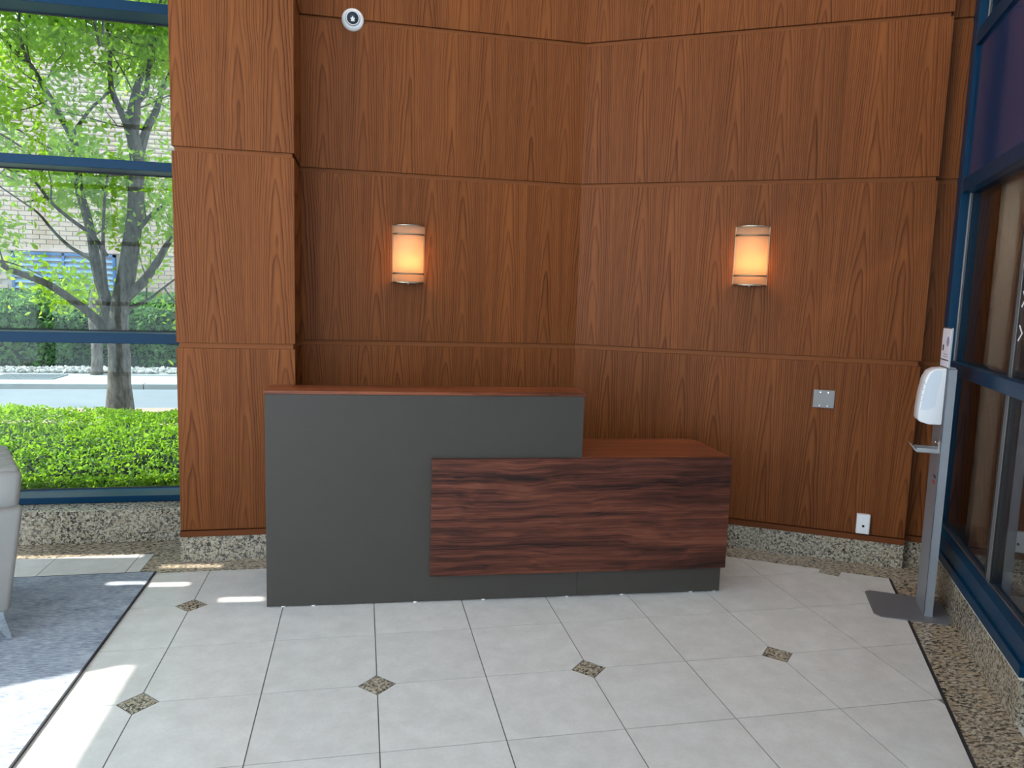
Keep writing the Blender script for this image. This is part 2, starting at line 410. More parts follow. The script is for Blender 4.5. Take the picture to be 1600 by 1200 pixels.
for jj in range(-8, 5, 2):
    for ii in range(-8, 10, 2):
        cx, cy, h = ii * T, jj * T, DI - 0.003
        pc = [(cx - h, cy), (cx, cy - h), (cx + h, cy), (cx, cy + h)]
        if cy > YF1: continue
        pc = limits(pc)
        if len(pc) > 2 and area(pc) > 0.001: slab('inset_tile', pc, 'granite', floor)
# granite border
XI = 2.9035
for k in range(5):
    a0 = XL + k * 0.824; slab('border_slab', [(a0 + .001, YF2 + .002), (min(a0 + 0.824, XJ) - .001, YF2 + .002), (min(a0 + 0.824, XJ) - .001, 1.97), (a0 + .001, 1.97)], 'granite_floor', floor)
slab('border_slab', [(XJ + .001, YF1 + .002), (0.65, YF1 + .002), (0.65, 2.02), (XJ + .001, 2.02)], 'granite_floor', floor)
slab('border_slab', [(0.652, YF1 + .002), (1.80, YF1 + .002), (1.80, 2.02), (0.652, 2.02)], 'granite_floor', floor)
slab('border_slab', [(1.802, YF1 + .002), (XI, YF1 + .002), (2.30, 2.02), (1.802, 2.02)], 'granite_floor', floor)
slab('border_slab', [(XI + .002, YF1 + .001), W(1.55, YBND + .002), W(1.55, 0.05), (2.31, 2.01)], 'granite_floor', floor)
slab('border_slab', [W(1.552, YBND + .002), W(SX + .01, YBND + .002), W(SX + .01, 0.13), W(1.552, 0.13)], 'granite_floor', floor)
for k in range(5):
    a0 = YBND - k * 1.18; slab('border_slab', [W(XB + .016, a0 - 1.178), W(SX + .01, a0 - 1.178), W(SX + .01, a0 - .001), W(XB + .016, a0 - .001)], 'granite_floor', floor)
slab('edging_strip', [W(XB + .002, -6.1), W(XB + .014, -6.1), W(XB + .014, YBND + .001), W(XB + .002, YBND + .001)], 'black_strip', floor, 0.001)

# ------------------------------------------------------------------ ceiling, unseen walls
tag(MB().prism([(XL - .2, YB - .2), (0, YB - .2), W(6.0, -1.0), W(6.0, 0.5), W(2.2, 0.5), (2.3, 2.5), (XL - .2, 2.5)], ZC, ZC + 0.2).build('ceiling', 'ceiling_paint'), kind='structure')
def hole_wall(name, x0, x1, y0, y1, z0, z1, sun_holes, mat, extra=()):
    """wall along Y with rectangular openings (ya,yb,za,zb), cut into a grid"""
    ys = sorted({y0, y1, *[h[0] for h in sun_holes], *[h[1] for h in sun_holes]}); zs = sorted({z0, z1, *[h[2] for h in sun_holes], *[h[3] for h in sun_holes]})
    mb = MB()
    for a, b in zip(ys, ys[1:]):
        for c_, d_ in zip(zs, zs[1:]):
            m, n_ = (a + b) / 2, (c_ + d_) / 2
            if any(h[0] < m < h[1] and h[2] < n_ < h[3] for h in sun_holes): continue
            mb.box(x0, a, c_, x1, b, d_)
    for tri in extra: mb.prism(tri, x0, x1, 'x')
    return tag(mb.build(name, mat), kind='structure')
k = math.tan(R(SUN_ELEV)) / math.cos(R(SUN_AZ)); ty = math.tan(R(SUN_AZ))
def src(x, y): return (y - (x - XL) * ty, (x - XL) * k)       # where on the left wall the sun ray reaching floor (x,y) passes
sun_holes = []  # made-up openings, shaped to throw the sun patch and streaks on the floor
yt, zt = src(-0.045, 0.27)
yt2, zt2 = src(-0.14, 0.318); ya2, za2 = src(-0.55, 0.171); sl_ = (yt2 - ya2) / (zt2 - za2)
sun_wedge = [(yt2 + .001, zt2), (yt2 + .001, 0.3), (yt2 - sl_ * (zt2 - 0.3), 0.3)]  # added slanted filler that shapes the upper edge of the sun patch
sun_holes.append((-6.2, yt2, 0.3, zt))
for x0, x1, yy in ((-1.60, -0.385, 1.74), (-0.48, -0.02, 1.22), (-0.29, 0.115, 1.478), (0.13, 0.40, 0.957)):
    y_, z0_ = src(x0, yy); y2, z1_ = src(x1, yy)
    ym = (y_ + y2) / 2; sun_holes.append((ym - 0.028, ym + 0.028, z0_, z1_))
hole_wall('wall_left', XL - 0.06, XL, YB, 2.5, 0, ZC, sun_holes, 'plaster', [sun_wedge])

# rear glazing (behind the viewer)
wr = empty('window_3', kind='structure')
for k_ in range(5): box('mullion', XL + k_ * 1.08, YB - .1, 0, XL + k_ * 1.08 + .07, YB, ZC, 'blue_metal', wr)
for z in (0.0, 1.25, 2.3, 3.25, 4.3): box('mullion', XL, YB - .1, z, -0.1, YB - .01, z + .07, 'blue_metal', wr)
box('pane', XL, YB - .055, 0.05, -0.1, YB - .05, ZC, 'clear_glass', wr)

# ------------------------------------------------------------------ wood panelled walls
ROWS = [(0.192, 1.265), (1.298, 2.358), (2.386, 3.276), (3.302, 4.30), (4.33, ZC - 0.02)]
PT = 0.022                       # how far a panel stands in front of the groove
def panels(parent, x0, x1, yface):
    for z0, z1 in ROWS: box('panel', x0, yface, z0, x1, yface + PT - .001, z1, 'veneer', parent, 0.0012)
# back wall (parallel to the tile grid)
wb = box('wall_back', 0.40, 2.0 + PT, 0.0, 2.42, 2.22, ZC, 'reveal_wood', None, corner=False); tag(wb, kind='structure')
panels(wb, 0.463, 2.3065, 2.0)
tag(box('baseboard_back', 0.44, 1.992, 0, 2.32, 2.02, 0.150, 'granite', None, 0.002), kind='structure')
tag(box('trim_1', 0.463, 1.990, 0.152, 2.306, 2.021, 0.186, 'trim_wood', None, 0.002), kind='structure')
# angled wall
wc = MB().box(-0.03, PT, 0, 2.15 - .012, 0.24, ZC).build('wall_right', 'reveal_wood', None, (OX, OY, 0), AR); tag(wc, kind='structure')
panels(wc, 0.004, 2.15, 0.0)
box('recess_backing', 2.13, 0.105 + PT, 0, 2.36, 0.24, ZC, 'reveal_wood', wc)
for z0, z1 in ROWS: box('recess_panel', 2.132, 0.105, z0, 2.292, 0.105 + PT - .001, z1, 'veneer', wc, 0.001)
for z0, z1 in ROWS: box('return_panel', 2.1285, 0.0225, z0, 2.1490, 0.104, z1, 'veneer', wc, 0.0)
bbr = MB().prism([(0.0, -.008), (2.150, -.008), (2.150, 0.094), (2.34, 0.094), (2.34, 0.13), (2.12, 0.13), (2.12, 0.02), (0.0, 0.02)], 0, 0.150).build('baseboard_right', 'granite', None, (OX, OY, 0), AR); tag(bbr, kind='structure')
tr2 = MB().prism([(0.0, -.010), (2.153, -.010), (2.153, 0.092), (2.30, 0.092), (2.30, 0.12), (2.12, 0.12), (2.12, 0.021), (0.0, 0.021)], 0.152, 0.186).build('trim_2', 'trim_wood', None, (OX, OY, 0), AR); tag(tr2, kind='structure')
# pier between window and back wall
CX0, CX1, CY = -0.190, 0.462, 1.555
wp = box('wall_column', CX0 + .012, CY + PT, 0, CX1 - .012, 2.5, ZC, 'reveal_wood', None, corner=False); tag(wp, kind='structure')
panels(wp, CX0, CX1, CY)
for z0, z1 in ROWS:
    box('side_panel', CX1 - .012, CY + PT, z0, CX1, 1.998, z1, 'veneer', wp)
    box('side_panel', CX0, CY + PT, z0, CX0 + .012, 2.36, z1, 'veneer', wp)
tag(MB().prism([(CX0 - .003, CY - .004), (CX1 + .003, CY - .004), (CX1 + .003, 1.992), (CX1 - .02, 1.992), (CX1 - .02, CY + .02), (CX0 + .02, CY + .02), (CX0 + .02, 2.1), (CX0 - .003, 2.1)], 0, 0.150).build('baseboard_column', 'granite'), kind='structure')
tag(MB().prism([(CX0 - .004, CY - .006), (CX1 + .004, CY - .006), (CX1 + .004, 1.99), (CX1 - .01, 1.99), (CX1 - .01, CY + .021), (CX0 + .01, CY + .021), (CX0 + .01, 2.1), (CX0 - .004, 2.1)], 0.152, 0.186).build('trim_3', 'trim_wood'), kind='structure')
# chipped corners where the grooves meet the pier edge
# ------------------------------------------------------------------ window on the left
tag(box('baseboard_left', XL, 1.955, 0, CX0 + .02, 2.50, 0.208, 'granite', None, 0.003), kind='structure')
w1 = empty('window_1', (0, WIN_Y, 0), kind='structure')
def wbar(name, x0, x1, z0, z1, d0=0.0, d1=GLASS_Y - WIN_Y, mat='blue_metal'): return box(name, x0, d0, z0, x1, d1, z1, mat, w1, 0.003)
XR = 0.30
for n_, z0, z1 in (('bottom_rail', 0.210, 0.252), ('transom', 1.243, 1.309), ('transom', 2.322, 2.378), ('transom', 3.258, 3.318), ('transom', 4.30, 4.36), ('head_rail', ZC - .08, ZC)):
    wbar(n_, XL, XR, z0, z1)
for xm in (XL, -3.1, -1.72): wbar('mullion', xm, xm + .065, 0.21, ZC, 0.002)
wbar('mullion', 0.0, 0.065, 0.21, ZC, 0.002)
zz = [(0.252, 1.243), (1.309, 2.322), (2.378, 3.258), (3.318, 4.30), (4.36, ZC - .08)]
for xa, xb in ((XL + .065, -3.1), (-3.035, -1.72), (-1.655, 0.0)):
    for z0, z1 in zz:
        box('pane', xa, GLASS_Y - WIN_Y - .022, z0, xb, GLASS_Y - WIN_Y - .014, z1, 'window_glass', w1)
        box('gasket', xa, GLASS_Y - WIN_Y - .030, z0, xb, GLASS_Y - WIN_Y - .024, z0 + .008, 'rubber', w1)
        box('gasket', xa, GLASS_Y - WIN_Y - .030, z1 - .008, xb, GLASS_Y - WIN_Y - .024, z1, 'rubber', w1)

# ------------------------------------------------------------------ entrance front on the right
cb = MB().box(SX, -1.761, 0, SX + .19, 0.10, 0.186, 0.002).build('baseboard_entrance', 'granite', None, (OX, OY, 0), AR); tag(cb, kind='structure')
w2 = empty('window_2', (OX, OY, 0), AR, kind='structure')
def sbox(name, X0, Y0, z0, X1, Y1, z1, mat='blue_metal', bevel=0.002, par=None): return box(name, X0, Y0, z0, X1, Y1, z1, mat, par or w2, bevel)
sbox('sealant', SX + .002, -1.755, 0.186, SX + .16, 0.10, 0.198, 'beige_paint', 0)
sbox('sill_nosing', SX - .004, -1.76, 0.198, SX + .16, 0.104, 0.248)
sbox('bottom_rail', SX + .008, -1.76, 0.248, SX + .15, 0.0, 0.335)
sbox('glazing_bead', SX + .048, -1.70, 0.335, SX + .056, 0.0, 0.343, 'aluminium', 0)
sbox('corner_post', SX, 0.0, 0.248, SX + .15, 0.125, ZC)
sbox('middle_rail', SX + .004, -1.70, 1.243, SX + .15, 0.0, 1.312)
sbox('transom', SX + .002, -1.76, 2.286, SX + .15, 0.0, 2.366)
sbox('transom', SX + .002, -1.76, 3.105, SX + .15, 0.0, 3.190)
sbox('transom', SX + .002, -1.76, 4.30, SX + .15, 0.0, 4.37)
sbox('spandrel', SX + .018, -1.70, 2.366, SX + .03, 0.0, 3.105, 'blue_spandrel', 0)
sbox('end_post', SX + .10, -1.83, 0.0, SX + .19, -1.762, ZC)
GX = SX + .052
for ya, yb in ((-1.028, 0.0), (-1.76, -1.092)):
    for z0, z1 in ((0.335, 1.243), (1.312, 2.286)):
        sbox('pane', GX, ya, z0, GX + .008, yb, z1, 'door_glass', 0)
        sbox('gasket', GX - .003, yb - .008 if yb < -.5 else ya, z0, GX - .001, yb if yb < -.5 else ya + .012, z1, 'rubber', 0)
    sbox('pane', GX, ya, 3.19, GX + .008, yb, 4.3, 'door_glass', 0)
for z0, z1 in ((0.335, 1.243), (1.312, 2.286), (3.19, 4.3)):
    sbox('glazing_mullion', GX - .006, -1.092, z0, GX + .02, -1.083, z1, 'brushed_steel', 0.001)
    sbox('glazing_mullion', GX - .004, -1.082, z0, GX + .02, -1.042, z1, 'grey_plastic', 0.001)
    sbox('glazing_mullion', GX - .005, -1.041, z0, GX + .02, -1.029, z1, 'rubber', 0.0)
    sbox('edge_bead', GX - .008, -0.010, z0, GX - .001, -.001, z1, 'brushed_steel', 0)
# doors further along (outside the picture)
for k_ in range(2):
    y1 = -1.83 - k_ * 1.02; y0 = y1 - 1.0
    dm = MB(); dm.box(SX + .03, y0, 0.02, SX + .08, y0 + .1, 2.28).box(SX + .03, y1 - .1, 0.02, SX + .08, y1, 2.28).box(SX + .03, y0 + .1, 0.02, SX + .08, y1 - .1, 0.22).box(SX + .03, y0 + .1, 2.18, SX + .08, y1 - .1, 2.28)
    dd = dm.build('door_%d' % (k_ + 1), 'blue_metal', None, (OX, OY, 0), AR); tag(dd, kind='structure')
    box('pane', SX + .05, y0 + .1, 0.22, SX + .058, y1 - .1, 2.18, 'door_glass', dd)
    MB().cyl((SX - .01, y0 + .15, 1.1), .014, .5).box(SX - .015, y0 + .14, 0.9, SX + .03, y0 + .16, 0.92).box(SX - .015, y0 + .14, 1.28, SX + .03, y0 + .16, 1.30).build('door_handle', 'chrome', dd)
sbox('transom', SX + .002, -7.9, 2.286, SX + .15, -1.83, 2.366)
sbox('transom', SX + .002, -7.9, 3.105, SX + .15, -1.83, 3.19)
sbox('end_post', SX - .002, -3.95, 0, SX + .15, -3.87, ZC)
sbox('spandrel', SX + .018, -7.9, 2.366, SX + .03, -1.83, 3.105, 'blue_spandrel', 0)
sbox('pane', GX, -7.9, 3.19, GX + .008, -1.83, ZC, 'clear_glass', 0)
sbox('pane', GX, -7.9, 0.02, GX + .008, -3.95, 2.286, 'clear_glass', 0)
# white vinyl arrowheads on the pane, and the stroke that follows the lower one
vm = empty('door_decal', (OX, OY, 0), AR, 'white vinyl arrowheads stuck on the entrance glass', 'decal')
def chev(zc):
    h, w_, th = 0.037, 0.046, 0.012; ya = -1.118
    V = [(ya, zc + h), (ya - w_, zc), (ya, zc - h), (ya + th, zc - h + .004), (ya - w_ + th * 1.3, zc), (ya + th, zc + h - .004)]
    MB().prism(V, GX - .0012, GX - .0002, 'x').build('arrowhead', 'vinyl_white', vm)
chev(1.668); chev(1.516)
box('letter_stroke', GX - .0012, -1.225, 1.483, GX - .0002, -1.213, 1.545, 'vinyl_white', vm)
# vestibule behind the entrance front
wv = MB().box(SX + .10, 0.24, 0, 5.6, 0.38, ZC).build('wall_vestibule', 'beige_paint', None, (OX, OY, 0), AR); tag(wv, kind='structure')
tag(MB().box(SX + .16, 0.205, 0, 5.6, 0.245, 0.26).build('baseboard_vestibule', 'granite', None, (OX, OY, 0), AR), kind='structure')
tag(MB().box(SX + .15, -7.9, 2.75, 5.6, 0.24, 2.85).build('ceiling_vestibule', 'ceiling_paint', None, (OX, OY, 0), AR), kind='structure')
tag(MB().box(SX + .01, -7.9, -.12, 5.6, 0.24, -.001).build('floor_vestibule', 'tile', None, (OX, OY, 0), AR), kind='structure')
for xa, xb in ((SX + .16, 2.53), (2.64, 2.86)): box('added_strip', xa, 0.222, 0.262, xb, 0.239, 2.75, 'veneer', wv)  # made-up dark strips backing the brown reflections in the glass
w4 = empty('window_4', (OX, OY, 0), AR, kind='structure')
for yy in (0.10, -1.2, -2.5, -3.8, -5.1): sbox('mullion', 4.60, yy, 0.15, 4.72, yy + .09, 2.75, par=w4)
for z in (0.15, 1.24, 2.66): sbox('transom', 4.60, -5.1, z, 4.72, 0.1, z + .08, par=w4)
sbox('pane', 4.66, -5.1, 0.2, 4.668, 0.1, 2.7, 'clear_glass', 0, w4)
sbox('kerb', 4.55, -5.1, 0, 4.8, 0.2, 0.15, 'granite', 0, w4)

# ------------------------------------------------------------------ added unseen ceiling lamps: warm lobby fill, lighter vestibule
def fill_downlight(x, y, z, label, watts, spot=110, tint=(1.0, 0.74, 0.48)):
    d_ = empty('fill_lamp', (x, y, z), 0, label, 'added lamp', 'added fill lamps in the ceilings')
    MB().lathe([(0.085, 0.0), (0.085, -0.006), (0.066, -0.008), (0.064, -0.001)], (0, 0, 0), 'z', 24).build('trim_ring', 'white_plastic', d_, smooth=True)
    ld = bpy.data.lights.new('fill_light', 'SPOT'); ld.energy = watts; ld.color = tint; ld.spot_size = R(spot); ld.spot_blend = 0.8; ld.shadow_soft_size = 0.06
    lo = bpy.data.objects.new('fill_light', ld); COL.objects.link(lo); lo.parent = d_; lo.location = (0, 0, -0.03)
fill_downlight(1.2, 1.2, ZC - .001, 'added unseen fill lamp in the lobby ceiling over the back wall', 22)
fill_downlight(2.9, 0.3, ZC - .001, 'added unseen fill lamp in the lobby ceiling before the angled wall', 34)
fill_downlight(*W(2.95, -0.45), 2.749, 'added unseen fill lamp in the vestibule ceiling', 170, 160, (1.0, 0.90, 0.76))

# ------------------------------------------------------------------ reception desk
desk = empty('reception_desk', (0.378, 0.832, 0), -R(2.56), 'charcoal and rosewood reception desk with a raised counter and a lower return', 'desk')
box('front_panel', 0.0, 0.0, 0.006, 1.621, 0.020, 1.100, 'charcoal', desk, 0.001)
tag(box('plinth', 1.623, 0.0, 0.006, 2.446, 0.020, 0.160, 'charcoal', desk, 0.001), 'dark plinth under the wood front')
box('end_panel', 0.0, 0.021, 0.006, 0.020, 0.52, 0.748, 'charcoal', desk, 0.001)
box('end_panel', 0.0, 0.021, 0.750, 0.020, 0.225, 1.100, 'charcoal', desk, 0.001)
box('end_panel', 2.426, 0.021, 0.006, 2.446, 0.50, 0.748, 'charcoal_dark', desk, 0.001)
box('end_panel', 1.601, 0.021, 0.775, 1.621, 0.225, 1.100, 'charcoal', desk, 0.001)
box('back_panel', 0.021, 0.205, 0.776, 1.600, 0.222, 1.100, 'charcoal', desk, 0.001)
tag(box('counter_top', -0.004, -0.006, 1.101, 1.627, 0.232, 1.1185, 'laminate_top', desk, 0.0015), 'narrow wood counter top')
tag(box('wood_front', 0.823, -0.032, 0.150, 2.458, -0.002, 0.7725, 'laminate', desk, 0.0015), 'dark rosewood front with horizontal grain')
tag(MB().prism([(1.6225, -.0015), (2.458, -.0015), (2.458, 0.42), (2.44, 0.475), (2.385, 0.50), (0.021, 0.50), (0.021, 0.022), (1.6225, 0.022)], 0.749, 0.7745).build('desk_top', 'laminate_top', desk), 'wood desk top of the lower return')
for xf in (0.08, 0.23, 0.75, 1.11, 1.57, 1.88, 2.28, 2.42): MB().cyl((xf, 0.012, 0.004), 0.011, 0.008, seg=10).build('levelling_foot', 'white_plastic', desk)
for xf in (0.01, 2.436):
    for yf in (0.25, 0.45): MB().cyl((xf, yf, 0.004), 0.009, 0.008, seg=10).build('levelling_foot', 'white_plastic', desk)

# ------------------------------------------------------------------ wall sconces
def sconce(loc, rot, label):
    """half-round lamp; local x along the wall, -y into the room"""
    s = empty('wall_sconce', loc, rot, label, 'wall lamp', 'wall lamps on the wood panelling')
    w, d, h = 0.100, 0.058, 0.182
    def arc(rw, rd, y0, n=20, a0=0.0): return [(-rw * math.cos(math.pi * k / n), y0 - rd * math.sin(math.pi * k / n)) for k in range(n + 1)]
    MB().box(-0.060, -0.012, -0.150, 0.060, 0.0, 0.150, 0.002).build('backplate', 'nickel', s)
    MB().box(-0.020, -0.040, -0.02, 0.020, -0.012, 0.05, 0.003).build('lamp_holder', 'white_plastic', s)
    # shade: thin curved wall, open towards the wall
    y0 = -0.042
    def shell(rw, rd, th, z0, z1, mat, name, n=24):
        o_, i_ = arc(rw, rd, y0, n), arc(rw - th, rd - th, y0, n)
        V = []; F = []
        for (a, b) in ((o_, z0), (o_, z1), (i_, z0), (i_, z1)): V += [(p[0], p[1], b) for p in a]
        m = n + 1
        for k in range(n):
            F.append((k, k + 1, m + k + 1, m + k)); F.append((2 * m + k + 1, 2 * m + k, 3 * m + k, 3 * m + k + 1))
            F.append((m + k, m + k + 1, 3 * m + k + 1, 3 * m + k)); F.append((k + 1, k, 2 * m + k, 2 * m + k + 1))
        F.append((0, m, 3 * m, 2 * m)); F.append((n, 2 * m + n, 3 * m + n, m + n))
        ob = raw(name, V, F, mat, s); return ob
    shell(w, d, 0.003, -h + .004, h - .004, 'shade_glass', 'lamp_shade')
    for zb in (-0.126, 0.126): shell(w + .0035, d + .0035, 0.003, zb - .005, zb + .005, 'bronze', 'band')
    for sx in (-1, 1): MB().box(sx * w - .005, y0 - .001, -h, sx * w + .005, y0 + .010, h, 0.001).build('side_rail', 'bronze', s)
    cap = arc(w + .003, d + .003, y0, 20); cap = [(cap[0][0], -.001)] + cap + [(cap[-1][0], -.001)]
    MB().prism(cap, h - .004, h).build('top_cap', 'bronze', s); MB().prism(cap, -h, -h + .004).build('bottom_cap', 'bronze', s)
    lip = arc(w * .72, d * .8, y0, 16)
    MB().prism(lip, h, h + .004).build('top_rim', 'nickel', s); MB().prism(lip, -h - .004, -h).build('bottom_rim', 'nickel', s)
    MB().sphere((0, y0 - .03, -h - .009), .006, 10).build('finial', 'nickel', s, smooth=True)
    for bx, bz, e in ((-0.018, -0.055, 0.60), (0.028, -0.055, 0.95), (0.0, 0.085, 0.26), (0.0, -0.14, 0.14)):
        if e > .5: MB().sphere((bx, -0.032, bz), .010, 12, (1, 1, 1.7)).build('bulb', 'bulb', s, smooth=True)
        ld = bpy.data.lights.new('sconce_light', 'POINT'); ld.energy = 1.45 * e; ld.color = (1.0, 0.63, 0.31); ld.shadow_soft_size = 0.018
        lo = bpy.data.objects.new('sconce_light', ld); COL.objects.link(lo); lo.parent = s; lo.location = (bx, -0.034, bz)
    return s
sconce((1.140, 2.0, 1.866), 0.0, 'lit half-round wall lamp on the back wall above the desk')
sconce((*W(1.134, 0.0), 1.912), AR, 'lit half-round wall lamp on the angled wall above the steel plate')

# ------------------------------------------------------------------ security camera
sc_ = empty('security_camera', (0.780, 2.0, 3.293), 0.0, 'white turret security camera with dark lens on the wood wall', 'camera')
MB().lathe([(0.068, 0.0), (0.068, -0.008), (0.062, -0.020), (0.050, -0.030), (0.047, -0.030), (0.044, -0.018)], (0, 0, 0)).build('base_ring', 'white_plastic', sc_, smooth=True)
ball = MB().sphere((0, -0.020, 0.0), 0.043, 24).build('ball', 'white_plastic', sc_, smooth=True)
th = R(28)
fc = Vector((0.0, -0.020, 0.0)); dirv = Vector((0.02, -1.0, -0.16)).normalized()
q = dirv.to_track_quat('-Y', 'Z').to_matrix().to_4x4()
m2 = MB().lathe([(0.036, 0.0), (0.036, -0.004), (0.032, -0.009), (0.010, -0.0095)], (0, -0.031, 0)); bmesh.ops.transform(m2.bm, matrix=Matrix.Translation(fc) @ q, verts=m2.bm.verts)
face = m2.build('lens_face', 'black_plastic', sc_, smooth=True)
m2 = MB().lathe([(0.040, 0.0), (0.040, -0.005), (0.036, -0.0055)], (0, -0.029, 0)); bmesh.ops.transform(m2.bm, matrix=Matrix.Translation(fc) @ q, verts=m2.bm.verts)
m2.build('face_ring', 'white_plastic', sc_, smooth=True)
m2 = MB().box(-0.011, -0.0425, -0.020, 0.011, -0.0405, -0.012, 0.0005); bmesh.ops.transform(m2.bm, matrix=Matrix.Translation(fc) @ q, verts=m2.bm.verts)
m2.build('infrared_lamp', 'white_plastic', face)
m2 = MB().box(-0.014, -0.0420, 0.000, 0.012, -0.0405, 0.017, 0.0005); bmesh.ops.transform(m2.bm, matrix=Matrix.Translation(fc) @ q, verts=m2.bm.verts)
m2.build('lens_window', 'louvre_dark', face)

# ------------------------------------------------------------------ things on the angled wall
X_, Y_ = toRF(3.699, 1.172)
pe = empty('wall_plate', (*W(X_, 0.0), 1.030), AR, 'square blank steel wall plate on the angled wood wall', 'wall plate')
MB().box(-0.0625, -0.006, -0.0575, 0.0625, 0.0, 0.0575, 0.003).build('cover', 'brushed_steel', pe)
for sx in (-0.023, 0.023):
    for sz in (-0.042, 0.042): MB().cyl((sx, -0.0065, sz), 0.0042, 0.003, 'y', 12).build('screw', 'chrome', pe)
X_, Y_ = toRF(3.942, 1.028)
be = empty('socket_box', (*W(X_, 0.0), 0.262), AR, 'white surface-mounted socket box low on the wood wall', 'socket')
MB().box(-0.038, -0.034, -0.062, 0.038, 0.0, 0.062, 0.003).build('housing', 'white_plastic', be)
MB().box(-0.032, -0.040, -0.056, 0.032, -0.034, 0.056, 0.002).build('faceplate', 'white_plastic', be)
MB().box(-0.020, -0.0415, -0.036, 0.020, -0.040, 0.036, 0.0005).build('insert', 'white_plastic', be)
MB().box(-0.007, -0.0425, -0.016, 0.007, -0.0412, -0.002).build('port', 'black_plastic', be)

# ------------------------------------------------------------------ hand sanitiser stand
st = empty('sanitiser_stand', (*W(2.135, -0.745), 0.001), AR, 'grey metal hand sanitiser stand beside the blue entrance frame', 'stand')
bp = [(-0.245, -0.075), (-0.215, -0.105), (0.100, -0.082), (0.128, -0.055), (0.128, 0.235), (0.10, 0.262), (-0.225, 0.262), (-0.252, 0.235)]
MB().prism(bp, 0.0, 0.005).build('base_plate', 'stand_plate', st)
MB().box(0.0, -0.012, 0.005, 0.004, 0.20, 1.312).box(0.0, -0.012, 0.005, 0.042, -0.008, 1.312).box(0.0, 0.196, 0.005, 0.042, 0.20, 1.312).box(0.0, -0.012, 1.308, 0.042, 0.20, 1.312).build('post', 'stand_grey', st)
dp = MB().prism([(-0.001, 1.022), (-0.001, 1.314), (-0.050, 1.310), (-0.078, 1.293), (-0.095, 1.255), (-0.106, 1.18), (-0.112, 1.09), (-0.112, 1.045), (-0.104, 1.032), (-0.06, 1.020)], 0.0, 0.125, 'y', 0.007, 2).build('dispenser', 'white_plastic', st, smooth=True)
MB().prism([(-0.030, 1.304), (-0.058, 1.300), (-0.074, 1.280), (-0.088, 1.235), (-0.100, 1.15), (-0.105, 1.092), (-0.070, 1.096), (-0.040, 1.115), (-0.036, 1.20), (-0.026, 1.27)], -0.0025, 0.02, 'y').build('front_cover', 'white_cover', dp)
for a, b in (((-0.100, 1.236), (-0.088, 1.222)), ((-0.103, 1.20), (-0.097, 1.20)), ((-0.106, 1.17), (-0.100, 1.17)), ((-0.108, 1.14), (-0.103, 1.14))):
    MB().prism([(a[0], a[1]), (b[0], b[1]), (b[0], b[1] + .002), (a[0], a[1] + .002)], -0.0012, 0.003, 'y').build('groove', 'grey_plastic', dp)
ty_ = MB(); ty_.box(-0.100, 0.020, 0.868, 0.0, 0.110, 0.872).box(-0.100, 0.020, 0.868, 0.0, 0.023, 0.892).box(-0.100, 0.107, 0.868, 0.0, 0.110, 0.892).prism([(-0.100, 0.868), (-0.132, 0.908), (-0.129, 0.910), (-0.097, 0.872)], 0.020, 0.110, 'y').box(-0.003, 0.020, 0.868, -0.0005, 0.110, 0.935)
tray = ty_.build('drip_tray', 'aluminium', st)
for yy in (0.035, 0.095): MB().cyl((-0.004, yy, 0.918), 0.006, 0.004, 'x', 10).build('screw', 'chrome', tray)
for k_ in range(2): MB().box(-0.0012, 0.020 + .010 * k_, 0.735 - .03 * k_, -0.0002, 0.075 + .010 * k_, 0.752 - .03 * k_).build('red_print' if k_ else 'dark_print', 'print_red' if k_ else 'print_dark', st)
sg = empty('sign_holder', (*W(2.135, -0.745), 1.314), AR, 'small framed notice standing on the sanitiser stand', 'sign')
MB().box(0.004, 0.010, 0.0, 0.012, 0.195, 0.205).build('frame', 'aluminium', sg)
MB().box(0.0025, 0.014, 0.004, 0.004, 0.190, 0.200).build('notice', 'paper', sg)
MB().box(0.0015, 0.014, 0.036, 0.0025, 0.190, 0.042).build('printed_line', 'print_dark', sg)
MB().cyl((0.0018, 0.060, 0.135), 0.026, 0.001, 'x', 18).build('printed_drop', 'print_violet', sg)
MB().box(0.0015, 0.14, 0.085, 0.0025, 0.165, 0.115).build('printed_bottle', 'print_dark', sg)
for k_ in range(2): MB().box(0.0015, 0.03, 0.055 + .012 * k_, 0.0025, 0.13, 0.058 + .012 * k_).build('printed_text', 'print_violet', sg)
MB().box(0.003, 0.01, 0.0, 0.04, 0.195, 0.004).build('foot', 'aluminium', sg)

# ------------------------------------------------------------------ rug and armchair
rug = empty('area_rug', (0, 0, 0), 0, 'blue-grey woven rug with dark bound edge beside the tiles', 'rug')
MB().box(-3.6, -3.2, 0.0008, -0.297, 1.388, 0.010).build('pile', 'rug', rug)
MB().box(-0.297, -3.2, 0.0008, -0.288, 1.396, 0.0105, .002).build('binding', 'rug_edge', rug)
MB().box(-3.6, 1.388, 0.0008, -0.2972, 1.396, 0.0105, .002).build('binding', 'rug_edge', rug)
